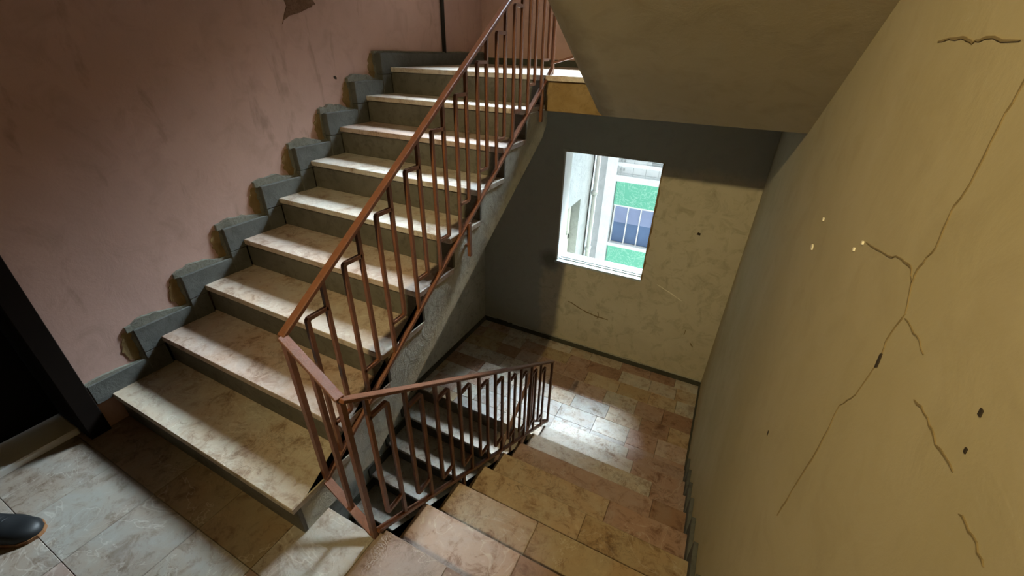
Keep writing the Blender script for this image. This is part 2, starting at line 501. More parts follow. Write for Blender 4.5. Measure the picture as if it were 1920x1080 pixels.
# bottom of the well, one storey down ------------------------------
fb = struct(box('floor', (XL - 0.1, YBACK, -STOREY - 0.2), (XW, YF, -STOREY), MORTAR), 'dim lowest floor at the bottom of the stair well')

# walls ------------------------------------------------------------
DY1, DY0, DZ = -0.07, -1.14, 2.08     # doorway in the left wall
wl = struct(empty('wall_left', (XL, 0, 0)), 'pink painted stair wall with scuffs')
bm = bmesh.new()
add_box(bm, (XL - 0.35, DY1, -0.2), (XL, YF + WT, ZTOP + 0.3))
add_box(bm, (XL - 0.35, YBACK - 0.2, -0.2), (XL, DY0, ZTOP + 0.3))
add_box(bm, (XL - 0.35, DY0, DZ), (XL, DY1, ZTOP + 0.3))
o = fin('painted_face', bm, PINK, wl)
o.matrix_parent_inverse = wl.matrix_basis.inverted()
# below the flights the left wall is bare grey plaster
wll = struct(box('wall_left', (XL - 0.35, YBACK - 0.2, -STOREY - 0.2), (XL + 0.004, YF + WT, -0.2), CEMENT), 'bare grey wall under the climbing flight')

wr = struct(box('wall_right', (XW, YBACK - 0.2, -STOREY - 0.2), (XW + 0.25, YF + WT, ZTOP + 0.3), BEIGE), 'beige plastered wall with a long vertical crack')

def back_wall(name, z0, z1, wz0, wz1, material):
    bm = bmesh.new()
    add_box(bm, (XL, YF, z0), (WX0, YF + WT, z1))
    add_box(bm, (WX1, YF, z0), (XW, YF + WT, z1))
    add_box(bm, (WX0, YF, z0), (WX1, YF + WT, wz0))
    add_box(bm, (WX0, YF, wz1), (WX1, YF + WT, z1))
    return struct(fin(name, bm, material))
wb = back_wall('wall_back', -STOREY - 0.2, ZB, WZ0, WZ1, FARPL)
wb['label'] = 'stained plaster wall around the lower window'
wb2 = back_wall('wall_back', ZB, ZTOP + 0.3, WZ0 + STOREY, WZ1 + STOREY, PINK)
wb2['label'] = 'pink wall above the upper half landing'
struct(box('wall_front', (XL - 0.35, YBACK - 0.2, -STOREY - 0.2), (XW + 0.25, YBACK, ZTOP + 0.3), BEIGE), 'plain wall behind the viewer')
struct(box('ceiling', (XL - 0.35, YBACK, 3.02), (XW, YE, STOREY + 0.16), SOFFIT), 'plastered ceiling over the landing')
struct(box('ceiling', (XL - 0.35, YBACK - 0.2, ZTOP), (XW + 0.25, YF + WT, ZTOP + 0.25), ROOFM), 'roof slab over the stairwell')

# cracks, chips and pits in the right wall (thin broken strips on the plaster)
def crack(parent, pts, w, plane, name='crack', material=CRACK, d=0.0016):
    """pts: (a,b) on the plane; plane('x', value, inward) or ('y', value, inward)"""
    fine = []
    rnd = random.Random(len(pts) * 31 + int(pts[0][0] * 1000))
    for (a0, b0), (a1, b1) in zip(pts, pts[1:]):
        n = 4
        for k in range(n):
            t = k / n
            j = 0.0 if k == 0 else 0.0025
            fine.append((a0 + (a1 - a0) * t + rnd.uniform(-j, j), b0 + (b1 - b0) * t + rnd.uniform(-j, j)))
    fine.append(pts[-1])
    bm = bmesh.new()
    L, Rr = [], []
    N = len(fine)
    for i, (a, b) in enumerate(fine):
        p, q = fine[max(0, i - 1)], fine[min(N - 1, i + 1)]
        tx, ty = q[0] - p[0], q[1] - p[1]
        ln = math.hypot(tx, ty) or 1
        nx, ny = -ty / ln, tx / ln
        hw = w / 2 * rnd.uniform(0.5, 1.25) * (0.35 if i in (0, N - 1) else 1)
        for sgn, lst in ((1, L), (-1, Rr)):
            aa, bb = a + nx * hw * sgn, b + ny * hw * sgn
            lst.append((aa, bb))
    def v3(p, dd):
        return (plane[1] + plane[2] * dd, p[0], p[1]) if plane[0] == 'x' else (p[0], plane[1] + plane[2] * dd, p[1])
    TL = [bm.verts.new(v3(p, d)) for p in L]
    TR = [bm.verts.new(v3(p, d)) for p in Rr]
    BL = [bm.verts.new(v3(p, -0.002)) for p in L]
    BR = [bm.verts.new(v3(p, -0.002)) for p in Rr]
    for i in range(N - 1):
        bm.faces.new([TL[i], TL[i + 1], TR[i + 1], TR[i]])
        bm.faces.new([BL[i], BL[i + 1], TL[i + 1], TL[i]])
        bm.faces.new([TR[i], TR[i + 1], BR[i + 1], BR[i]])
    return fin(name, bm, material, parent)

def patch(parent, outline, plane, d, material, name, rough=0.0, seed=1, sub=1):
    """irregular thin raised patch on a wall"""
    rnd = random.Random(seed)
    pts = []
    n = len(outline)
    for i in range(n):
        a, b = outline[i], outline[(i + 1) % n]
        for k in range(sub):
            t = k / sub
            pts.append((a[0] + (b[0] - a[0]) * t + rnd.uniform(-rough, rough), a[1] + (b[1] - a[1]) * t + rnd.uniform(-rough, rough)))
    bm = bmesh.new()
    if plane[0] == 'x':
        add_prism(bm, pts, 'x', plane[1] - plane[2] * 0.003, plane[1] + plane[2] * d)
    else:
        add_prism(bm, pts, 'y', plane[1] - plane[2] * 0.003, plane[1] + plane[2] * d)
    return fin(name, bm, material, parent)

PR = ('x', XW, -1)
main = [(0.392, 1.75), (0.392, 1.643), (0.392, 1.589), (0.381, 1.508), (0.391, 1.464), (0.375, 1.407), (0.392, 1.366), (0.388, 1.337), (0.352, 1.294)]
crack(wr, main, 0.0042, PR)
crack(wr, [(0.352, 1.294), (0.363, 1.237), (0.352, 1.206)], 0.003, PR)
crack(wr, [(0.348, 1.193), (0.361, 1.104), (0.398, 1.043)], 0.0022, PR)
crack(wr, [(0.398, 1.043), (0.386, 0.926), (0.394, 0.798), (0.40, 0.66)], 0.0045, PR)
crack(wr, [(0.682, 1.3), (0.535, 1.327), (0.486, 1.344), (0.423, 1.353), (0.387, 1.338)], 0.003, PR)
crack(wr, [(0.345, 1.29), (0.284, 1.293), (0.241, 1.287)], 0.0025, PR)
crack(wr, [(0.197, 1.234), (0.148, 1.242), (0.105, 1.235), (0.054, 1.242)], 0.0028, PR)
crack(wr, [(0.008, 1.224), (-0.022, 1.229), (-0.055, 1.225)], 0.0026, PR)
crack(wr, [(0.819, 1.699), (0.695, 1.703), (0.633, 1.693), (0.588, 1.7), (0.464, 1.693)], 0.0042, PR)
patch(wr, [(0.357, 1.206), (0.351, 1.212), (0.343, 1.186), (0.349, 1.18)], PR, 0.002, HOLE, 'pit', 0.001, 3, 2)
for i, (a, b, s) in enumerate([(1.156, 1.105, .014), (0.702, 1.292, .006), (0.74, 1.26, .006), (1.158, 1.203, .009)]):
    patch(wr, [(a - s, b - s * .5), (a, b - s * .8), (a + s, b), (a + s * .3, b + s * .6), (a - s * .6, b + s * .4)], PR, 0.004, CHIP, 'plaster_chip', 0.001, 10 + i)
for i, (a, b, s) in enumerate([(0.06, 1.273, .003), (0.079, 1.317, .004), (0.745, 0.61, .006)]):
    patch(wr, [(a - s, b - s), (a + s * .4, b - s), (a + s, b + s), (a - s * .5, b + s)], PR, 0.0016, HOLE, 'pit', 0.0005, 20 + i)

PF = ('y', YF, -1)
crack(wb, [(0.618, -0.902), (0.66, -0.905), (0.789, -0.96), (0.90, -0.985), (0.955, -0.997), (1.114, -1.004)], 0.012, PF, d=0.004)
crack(wb, [(0.98, -0.93), (1.0, -0.98), (0.985, -1.03)], 0.010, PF, d=0.003)
crack(wb, [(1.93, -0.86), (1.925, -0.93)], 0.010, PF, d=0.003)
crack(wb, [(2.0, -1.0), (2.04, -1.05)], 0.012, PF, d=0.003)
crack(wb, [(1.55, -0.42), (1.72, -0.49), (1.82, -0.54)], 0.010, PF, 'crack', CHIP, 0.003)
patch(wb, [(1.80, 0.19), (1.83, 0.185), (1.835, 0.205), (1.805, 0.21)], PF, 0.003, HOLE, 'pit', 0.002, 4)
# rough broken plaster edge round the window opening
def ragged(x0, x1, z, hgt, seed, n=18):
    r = random.Random(seed)
    top = [(x0 + (x1 - x0) * i / n, z + hgt * r.uniform(0.25, 1.0)) for i in range(n + 1)]
    return [(x0, z), *top, (x1, z)]
patch(wb, ragged(WX0 - 0.015, WX1 + 0.012, WZ1, 0.035, 5), PF, 0.006, CEMENT, 'plaster_edge')
r = random.Random(9)
right = [(WX1, WZ0)] + [(WX1 + 0.028 * r.uniform(0.25, 1), WZ0 + (WZ1 - WZ0) * i / 18) for i in range(19)] + [(WX1, WZ1)]
patch(wb, right, PF, 0.006, OCHRE, 'plaster_edge')

# pink wall: scraped patch, pit
PP = ('x', XL, 1)
for name, outl, m_, d_ in (('scraped_patch', [(1.40, 1.76), (1.46, 1.80), (1.54, 1.815), (1.63, 1.855), (1.66, 1.875), (1.60, 1.93), (1.50, 1.93), (1.44, 1.90), (1.45, 1.84)], BRICKY, 0.003),
                           ('pit', [(1.70, 1.485), (1.715, 1.488), (1.728, 1.476), (1.72, 1.466), (1.705, 1.472)], HOLE, 0.002)):
    o = patch(wl, outl, PP, d_, m_, name, 0.006 if name != 'pit' else 0.001, 77, 3 if name != 'pit' else 1)
    o.matrix_parent_inverse = wl.matrix_basis.inverted()

# the window opening: white jamb lining and sliding track sill
for zoff in (0.0, STOREY):
    wn = struct(empty('window_1' if zoff == 0 else 'window_2', (WX0, YF, WZ0 + zoff)), 'open stair window with white side frame and track sill' if zoff == 0 else 'matching open window above the upper half landing')
    def wp(name, p0, p1, m_, bev=0.002):
        o = box(name, (p0[0], p0[1], p0[2] + zoff), (p1[0], p1[1], p1[2] + zoff), m_, wn, bev)
        o.matrix_parent_inverse = wn.matrix_basis.inverted()
        return o
    wp('window_jamb', (WX0 - 0.001, YF + 0.004, WZ0 + 0.012), (WX0 + 0.016, YF + 0.10, WZ1), WHITEPVC)
    wp('window_jamb', (WX0 - 0.001, YF + 0.104, WZ0 + 0.012), (WX0 + 0.010, YF + WT, WZ1), WHITEPVC)
    wp('window_sill', (WX0 - 0.012, YF - 0.012, WZ0 - 0.022), (WX1 + 0.004, YF + WT + 0.03, WZ0 + 0.004), SILLM, 0.003)
    wp('track_rail', (WX0 + 0.02, YF + 0.055, WZ0 + 0.004), (WX1 - 0.005, YF + 0.062, WZ0 + 0.014), SILLM, 0.0)
    wp('track_rail', (WX0 + 0.02, YF + 0.105, WZ0 + 0.004), (WX1 - 0.005, YF + 0.112, WZ0 + 0.014), SILLM, 0.0)
    wp('track_groove', (WX0 + 0.06, YF + 0.030, WZ0 + 0.003), (WX1 - 0.03, YF + 0.036, WZ0 + 0.0052), TRACK, 0.0)
    wp('track_groove', (WX0 + 0.05, YF + 0.080, WZ0 + 0.003), (WX1 - 0.06, YF + 0.086, WZ0 + 0.0052), TRACK, 0.0)
# unseen ledge added outside to cut steep daylight at the lower window
struct(box('shade_ledge_1', (WX0 - 0.3, YF + WT, WZ1 + 0.22), (WX1 + 0.7, YF + WT + 0.58, WZ1 + 0.32), ROOFM), 'added outside ledge that cuts daylight into the lower window')

# ------------------------------------------------------------------ door on the left
dr = struct(empty('door_1', (XL, DY1, 0)), 'dark doorway beside the first step with pale threshold')
def dp(name, p0, p1, m_, bev=0.003):
    o = box(name, p0, p1, m_, dr, bev)
    o.matrix_parent_inverse = dr.matrix_basis.inverted()
    return o
dp('door_jamb', (XL - 0.33, DY1 - 0.075, -TH), (XL + 0.022, DY1 + 0.004, DZ), DARKWOOD)
dp('door_jamb', (XL - 0.33, DY0, -TH), (XL + 0.022, DY0 + 0.08, DZ), DARKWOOD)
dp('door_head', (XL - 0.33, DY0 + 0.08, DZ - 0.08), (XL + 0.022, DY1 - 0.075, DZ), DARKWOOD)
dp('door_leaf', (XL - 0.30, DY0 + 0.08, 0.04), (XL - 0.255, DY1 - 0.077, DZ - 0.08), DOORLEAF)
dp('door_panel', (XL - 0.255, DY0 + 0.25, 0.25), (XL - 0.245, DY1 - 0.25, 0.95), DOORLEAF, 0.006)
dp('door_panel', (XL - 0.255, DY0 + 0.25, 1.1), (XL - 0.245, DY1 - 0.25, DZ - 0.25), DOORLEAF, 0.006)
dp('threshold', (XL - 0.32, DY0 + 0.08, -0.01), (XL - 0.075, DY1 - 0.077, 0.032), THRESH, 0.006)

# ================================================================== STAIRS
# ---- flight climbing along the pink wall
s1 = thing(empty('staircase', (0.13, 0, 0)), 'marble-topped flight of steps climbing along the pink wall', 'stairs')
def sp(o, root):
    o.matrix_parent_inverse = root.matrix_basis.inverted()
    return o
prof = [(0.022, 0.0)]
for k in range(9):
    prof.append((k * T + 0.022, (k + 1) * H - 0.03))
    if k < 8:
        prof.append(((k + 1) * T + 0.022, (k + 1) * H - 0.03))
prof += [(2.25, ZU - 0.03), (2.25, ZB - 0.08), (YB, 1.165), (0.924, 0.335), (0.405, 0.0)]
bm = bmesh.new()
add_prism(bm, prof, 'x', XL, XS - 0.004)
bmesh.ops.triangulate(bm, faces=bm.faces[:])
sp(fin('concrete_body', bm, CEMENT, s1), s1)
F1COL = [(0.47, 0.42, 0.34), (0.44, 0.36, 0.31), (0.46, 0.40, 0.34), (0.46, 0.39, 0.34), (0.50, 0.47, 0.42), (0.52, 0.50, 0.46), (0.45, 0.37, 0.33), (0.53, 0.50, 0.46), (0.53, 0.50, 0.46)]
def xt(k):
    return -0.500 + 0.006 * k
for k in range(9):
    y0 = k * T
    yb = (k + 1) * T + 0.022 if k < 8 else 2.49
    o = box('tread', (XL + 0.01, y0, (k + 1) * H - 0.03), (XS, yb - 0.002, (k + 1) * H), MARBLE, s1, 0.003)
    tint(sp(o, s1), [v * 0.84 for v in F1COL[k]])
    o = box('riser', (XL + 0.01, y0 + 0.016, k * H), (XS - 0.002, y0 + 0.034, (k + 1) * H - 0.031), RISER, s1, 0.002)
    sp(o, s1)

# ---- flight descending to the window landing
s2 = thing(empty('staircase', (1.62, 1.2, ZM)), 'marble steps going down beside the beige wall to the window', 'stairs')
prof = [(0.10, -0.03)]
for k in range(0, 9):
    yk = Y0 + k * T2 - 0.02
    prof.append((yk, -k * H2 - 0.03))
    if k < 8:
        prof.append((yk, -(k + 1) * H2 - 0.03))
prof.append((Y0 + 8 * T2 - 0.02, ZM))
prof += [(Y0 + 8 * T2 - 0.02, ZM - 0.2), (Y0 + 7 * T2, ZM - 0.15), (0.10, -0.36)]
# remove the repeated last nosing point
bm = bmesh.new()
pp = []
for p in prof:
    if not pp or (abs(p[0] - pp[-1][0]) + abs(p[1] - pp[-1][1])) > 1e-4:
        pp.append(p)
add_prism(bm, pp, 'x', XR + 0.004, XW)
bmesh.ops.triangulate(bm, faces=bm.faces[:])
sp(fin('concrete_body', bm, CEMENT, s2), s2)
F2COL = {1: ((PINKISH, 0.42), (RED, 1.0)), 2: ((TAN, 0.40), (OCH, 1.0)), 3: ((TAN, 0.55), (OCH, 1.0)), 4: ((TAN, 0.62), (ROSE, 1.0)), 5: ((ROSE, 0.82), (RED, 1.0)),
         6: ((PALE, 0.80), (ROSE, 1.0)), 7: ((PALE, 0.66), (ROSE, 1.0)), 8: ((PALE, 0.6), (ROSE, 1.0))}
XW2 = XW - 0.012
for k in range(1, 9):
    ya_ = Y0 + (k - 1) * T2 - 0.022
    yb_ = Y0 + k * T2
    x = XR
    for (c, fr) in F2COL[k]:
        x1 = XR + (XW2 - XR) * fr
        o = box('tread', (x, ya_ + 0.002, -k * H2 - 0.03), (x1 - 0.0015, yb_, -k * H2), MARBLE, s2, 0.003)
        tint(sp(o, s2), [v * 0.88 for v in c])
        x = x1
for k in range(0, 9):
    yk = Y0 + k * T2
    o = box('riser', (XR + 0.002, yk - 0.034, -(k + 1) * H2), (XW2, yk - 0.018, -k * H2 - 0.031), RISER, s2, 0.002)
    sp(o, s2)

# ---- flight continuing below the climbing one
s3 = thing(empty('staircase', (0.13, 1.0, ZM)), 'shadowed flight seen through the lower balusters, dropping below the climbing steps', 'stairs')
prof = [(Y3 + 0.05, ZM - 0.03)]
for k in range(0, 9):
    yk = Y3 - k * T3 + 0.022
    prof.append((yk, ZM - k * H2 - 0.03))
    prof.append((yk, ZM - (k + 1) * H2 - (0.03 if k < 8 else 0.0)))
prof += [(Y3 - 7 * T3, -STOREY), (Y3 + 0.05, ZM - 0.38)]
bm = bmesh.new()
add_prism(bm, prof, 'x', XL, XS - 0.004)
bmesh.ops.triangulate(bm, faces=bm.faces[:])
sp(fin('concrete_body', bm, CEMENT, s3), s3)
F3COL = [PALE, PALE, GREY, PALE, PALE, GREY, GREY, GREY, GREY]
for k in range(1, 9):
    o = box('tread', (XL + 0.006, Y3 - k * T3, ZM - k * H2 - 0.03), (XS, Y3 - (k - 1) * T3 + 0.02, ZM - k * H2), MARBLE, s3, 0.003)
    tint(sp(o, s3), F3COL[k])
for k in range(0, 9):
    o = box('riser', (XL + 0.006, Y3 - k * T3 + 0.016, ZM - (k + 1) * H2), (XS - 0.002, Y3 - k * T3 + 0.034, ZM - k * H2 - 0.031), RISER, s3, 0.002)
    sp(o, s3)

# ---- flight overhead, seen from below
s4 = thing(empty('staircase', (1.66, 1.2, ZU)), 'flight overhead whose smooth plastered underside slopes down to the ochre beam', 'stairs')
ytop = YE
prof = [(YB, ZB), (YB, ZU - 0.03)]
n4 = 8
t4 = (YB - ytop) / n4
h4 = (STOREY - ZU) / 9
for k in range(n4):
    prof.append((YB - k * t4 - 0.0, ZU + (k + 1) * h4 - 0.03))
    prof.append((YB - (k + 1) * t4, ZU + (k + 1) * h4 - 0.03))
prof += [(ytop, ZB + FM * (YB - ytop))]
bm = bmesh.new()
add_prism(bm, prof, 'x', FX, XW)
bm.edges.ensure_lookup_table()
le = [e for e in bm.edges if all(abs(v.co.x - FX) < 1e-5 and abs(v.co.z - (ZB + FM * (YB - v.co.y))) < 1e-4 for v in e.verts)]
bmesh.ops.bevel(bm, geom=le, offset=0.06, segments=4, affect='EDGES', profile=0.5)
bmesh.ops.triangulate(bm, faces=bm.faces[:])
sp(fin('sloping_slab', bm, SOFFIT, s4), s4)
for k in range(n4):
    o = box('tread', (FX, YB - (k + 1) * t4 + 0.02, ZU + (k + 1) * h4 - 0.03), (XW - 0.01, YB - k * t4 + 0.02, ZU + (k + 1) * h4), MARBLE, s4, 0.003)
    tint(sp(o, s4), tilecol())

# ------------------------------------------------------------------ stepped skirting on the pink wall
bl = struct(empty('baseboard_left', (XL, 0, 0)), 'stepped blue grey skirting up the pink wall')
def bp(o):
    o.matrix_parent_inverse = bl.matrix_basis.inverted()
    return o
for k in range(9):
    ys_ = k * T - 0.09 if k else DY1 + 0.006
    ye_ = (k + 1) * T - 0.07 if k < 8 else YF
    ztop = (k + 1) * H + 0.092
    zlo = k * H + 0.06 if k else (H - 0.02)
    # the skirting is an L: horizontal slab over the tread and an upright beside the riser
    o = bp(box('skirting_slab', (XL - 0.002, ys_, ztop - (0.135 if k else 0.11)), (xt(k) + 0.004, ye_ + 0.02, ztop), SKIRT, bl, 0.003))
    if k:
        bp(box('skirting_slab', (XL - 0.002, ys_, k * H - 0.02), (xt(k) + 0.002, ys_ + 0.095, ztop - 0.137), SKIRT, bl, 0.003))
    # broken cement above the slab
    r = random.Random(100 + k)
    n = 12
    y1_ = ye_ + 0.005 if k < 8 else ye_ - 0.02
    hh = 0.036 if 0 < k < 8 else 0.014
    top = []
    for i in range(n + 1):
        t = i / n
        env = (0.35 + 0.9 * math.sin(math.pi * min(1, t * 1.15 + 0.12)) ** 1.0) if k < 8 else 0.8
        top.append((ys_ - 0.02 + (y1_ - ys_ + 0.02) * t, ztop + hh * max(0.15, env) * r.uniform(0.75, 1.1)))
    bp(patch(bl, [(ys_ - 0.022, ztop - 0.004), *top, (y1_, ztop - 0.004)], PP, 0.014 + 0.002 * k, FRINGE, 'rough_cement'))
    if k:
        zb_ = k * H + 0.095
        zt_ = ztop - 0.004
        leftp = []
        for i in range(14):
            t = i / 13
            w_ = 0.022 + 0.05 * math.sin(math.pi * min(1, max(0, 1 - t) * 0.75 + 0.1)) * r.uniform(0.65, 1.15)
            leftp.append((ys_ - w_, zb_ + (zt_ - zb_) * t))
        bp(patch(bl, [(ys_, zb_), *leftp, (ys_, zt_)], PP, 0.004, OCHRE, 'bare_plaster'))
        bp(patch(bl, [(ys_, zb_ - 0.01)] + [(ys_ - 0.020 * r.uniform(0.3, 1.0), zb_ + (zt_ - zb_) * i / 8) for i in range(9)] + [(ys_, zt_)], PP, 0.012, FRINGE, 'rough_cement'))
# far end of the upper half landing
struct(box('baseboard_back', (XL, YF - 0.02, ZU), (XW, YF + 0.002, ZU + 0.055), DSKIRT), 'dark skirting along the upper half landing')
# half landing below the window
bb = struct(empty('baseboard_back', (0.8, YF, ZM)), 'dark worn skirting under the window wall')
xs_ = [XL, -0.1, 0.32, 0.75, 1.2, 1.62, XW]
for a, b in zip(xs_, xs_[1:]):
    o = box('skirting_slab', (a + 0.001, YF - 0.016, ZM), (b - 0.001, YF + 0.002, ZM + 0.062 + random.uniform(-0.006, 0.006)), DSKIRT, bb, 0.002)
    o.matrix_parent_inverse = bb.matrix_basis.inverted()
ob = patch(bb, ragged(XL, XW, ZM + 0.058, 0.02, 12, 40), PF, 0.010, CEMENT, 'rough_cement')
ob.matrix_parent_inverse = bb.matrix_basis.inverted()
struct(box('baseboard_left', (XL, Y3 - 0.1, ZM), (XL + 0.02, YF - 0.017, ZM + 0.06), DSKIRT), 'dark skirting at the left end of the window landing')
# left skirting on the shadowed flight
b3 = struct(empty('baseboard_left', (XL, 1, ZM)), 'stepped dark skirting beside the shadowed flight')
for k in range(1, 8):
    o = box('skirting_slab', (XL - 0.001, Y3 - k * T3 - 0.02, ZM - k * H2 - 0.03), (XL + 0.022, Y3 - (k - 1) * T3 + 0.03, ZM - k * H2 + 0.09), DSKIRT, b3, 0.002)
    o.matrix_parent_inverse = b3.matrix_basis.inverted()
# right wall, beside the descending flight
br = struct(empty('baseboard_right', (XW, 1, ZM)), 'stepped grey skirting beside the descending flight')
struct(box('baseboard_right', (XW - 0.012, Y0 + 8 * T2, ZM), (XW, YF - 0.017, ZM + 0.06), DSKIRT), 'dark skirting at the right end of the window landing')
for k in range(1, 9):
    ya_ = Y0 + (k - 1) * T2 - 0.03
    yb_ = Y0 + k * T2 + 0.06
    o = box('skirting_slab', (XW - 0.022, ya_, -k * H2 - 0.06), (XW + 0.001, yb_ - 0.001, -k * H2 + 0.085), SKIRT, br, 0.003)
    o.matrix_parent_inverse = br.matrix_basis.inverted()
    o = box('skirting_slab', (XW - 0.020, yb_ - 0.085, -(k + 1) * H2 + 0.085), (XW + 0.001, yb_, -k * H2 - 0.061), SKIRT, br, 0.003)
    o.matrix_parent_inverse = br.matrix_basis.inverted()

# black conduit in the corner of the pink wall
bm = bmesh.new()
add_tube(bm, [(XL + 0.018, 2.93, ZU + 0.085), (XL + 0.018, 2.93, 3.0), (XL + 0.018, 2.93, ZTOP)], 0.017, 10)
thing(fin('conduit_pipe', bm, BLACKPIPE, None, True), 'thin black conduit running up the pink wall above the top skirting', 'pipe')

# ================================================================== RAILINGS
BW = 0.0145
def bar_thing(root):
    def f(name, pts, w=BW, d=BW, side=Vector((1, 0, 0)), bev=0.0):
        o = sweep(name, pts, w, d, RUST, root, side, bev)
        o.matrix_parent_inverse = root.matrix_basis.inverted()
        return o
    return f
def cbar(f, x, y, ztop, zhook, y2, xo=0.0):
    """baluster from the top rail, turning over to the neighbour at its foot"""
    p = [(x, y, ztop)] + rounded((x, y, ztop), (x, y, zhook), (x, y2, zhook)) + [(x, y2, zhook)]
    f('baluster', p)

# climbing railing
X1 = 0.777
R1 = thing(empty('stair_railing', (X1, 0.157, H)), 'rust brown railing climbing with the steps along the pink wall', 'railing')
f = bar_thing(R1)
M1 = 0.661
def top1(y): return 0.872 + M1 * (y - 0.16)
def bot1(y): return 0.172 + M1 * (y - 0.157)
YEND1 = 2.262
f('handrail', [(X1, 0.150, top1(0.150)), (X1, YEND1 + 0.01, top1(YEND1 + 0.01))], 0.030, 0.018, bev=0.003)
f('bottom_rail', [(X1, 0.150, bot1(0.150)), (X1, YEND1, bot1(YEND1))], 0.024, 0.014)
f('newel_post', [(X1, 0.157, H), (X1, 0.157, top1(0.157))], 0.019, 0.019)
f('newel_post', [(X1, YEND1, ZU), (X1, YEND1, top1(YEND1))], 0.019, 0.019)
for k in range(11):
    y = 0.333 + 0.1853 * k
    yb_ = y - 0.085
    # B: from the arm under the handrail down to the bottom rail
    zt = top1(y) - 0.112
    p = [(X1, y, zt)] + rounded((X1, y, zt), (X1, yb_, zt), (X1, yb_, 0)) + [(X1, yb_, bot1(yb_))]
    f('baluster', p)
    # C: from the handrail down to a foot arm joining B
    zh = bot1(yb_) + 0.155
    cbar(f, X1, y, top1(y), zh, yb_)
# side fixings into the flight
for yy in (1.238, 2.10):
    o = f('fixing_post', [(X1 + 0.010, yy, bot1(yy) - 0.185), (X1 + 0.010, yy, bot1(yy))], 0.018, 0.018)
    f('fixing_bracket', [(X1 - 0.012, yy, bot1(yy) - 0.12), (X1 + 0.008, yy, bot1(yy) - 0.12)], 0.03, 0.006, Vector((0, 1, 0)))
# short return on the upper half landing
f('return_bar', [(X1, YEND1, bot1(YEND1) + 0.03), (X1 + 0.17, YEND1 - 0.03, bot1(YEND1) + 0.075), (X1 + 0.30, YEND1 - 0.04, bot1(YEND1) + 0.09)], 0.024, 0.012, Vector((0, 1, 0)))

# descending railing, with the link across the head of the well
X2 = 1.030
R2 = thing(empty('stair_railing', (X2, 0.137, 0)), 'rust brown railing going down beside the well, with a sloping link to the climbing one', 'railing')
f = bar_thing(R2)
M2 = 0.652
def top2(y): return 0.742 - M2 * (y - 0.116)
def bot2(y): return 0.030 - 0.638 * (y - 0.152)
YEND2 = 2.03
f('handrail', [(X2, 0.118, top2(0.118)), (X2, YEND2 + 0.01, top2(YEND2 + 0.01))], 0.030, 0.014, bev=0.002)
f('bottom_rail', [(X2, 0.142, bot2(0.142)), (X2, YEND2, bot2(YEND2))], 0.022, 0.014)
f('newel_post', [(X2 - 0.012, 0.132, -0.03), (X2 - 0.012, 0.128, top2(0.128))], 0.019, 0.019)
f('newel_post', [(X2, YEND2, -7 * H2 - 0.0), (X2, YEND2, top2(YEND2))], 0.017, 0.017)
for k in range(10):
    y = 0.206 + 0.1752 * k
    yb_ = y + 0.086
    zh = bot2(yb_) + 0.125
    if k < 9 or True:
        cbar(f, X2, y, top2(y), zh, yb_)
        zt = top2(y) - 0.098
        p = [(X2, y, zt)] + rounded((X2, y, zt), (X2, yb_, zt), (X2, yb_, -9)) + [(X2, yb_, bot2(yb_))]
        f('baluster', p)
# link bars at the head of the well
f('link_handrail', [(X1 + 0.004, 0.150, top1(0.150) + 0.004), (X2 - 0.004, 0.122, top2(0.122) + 0.004)], 0.032, 0.012, Vector((0, 1, 0)), 0.002)
f('link_bottom_rail', [(X1 + 0.006, 0.152, 0.165), (X2 - 0.016, 0.134, 0.020)], 0.032, 0.010, Vector((0, 1, 0)))
xm = 0.905
tm = (xm - X1) / (X2 - X1)
f('baluster', [(xm, 0.138, top1(0.150) * (1 - tm) + top2(0.122) * tm), (xm, 0.143, 0.165 * (1 - tm) + 0.02 * tm)], 0.016, 0.016)
for yy in (0.72, 1.45):
    f('fixing_post', [(X2 + 0.006, yy, bot2(yy) - 0.11), (X2 + 0.006, yy, bot2(yy))], 0.016, 0.016)

# railing of the shadowed flight
X3 = 0.800
R3 = thing(empty('stair_railing', (X3, 2.2, ZM)), 'short dark railing end of the shadowed flight behind the lowest balusters', 'railing')
f = bar_thing(R3)
def top3(y): return -0.80 - 0.64 * (2.22 - y)
def bot3(y): return ZM + 0.03 - 0.64 * (2.18 - y)
f('handrail', [(X3, 2.23, top3(2.23)), (X3, 0.35, top3(0.35))], 0.030, 0.014, bev=0.002)
f('bottom_rail', [(X3, 2.20, bot3(2.20)), (X3, 0.35, bot3(0.35))], 0.022, 0.014)
f('newel_post', [(X3, 2.215, ZM), (X3, 2.215, top3(2.215))], 0.019, 0.019)
for k in range(10):
    y = 2.13 - 0.18 * k
    f('baluster', [(X3, y, top3(y)), (X3, y, bot3(y))])
f('link_bottom_rail', [(X3, 2.21, ZM + 0.05), (X2, YEND2, bot2(YEND2) + 0.0)], 0.022, 0.010, Vector((0, 0, 1)))

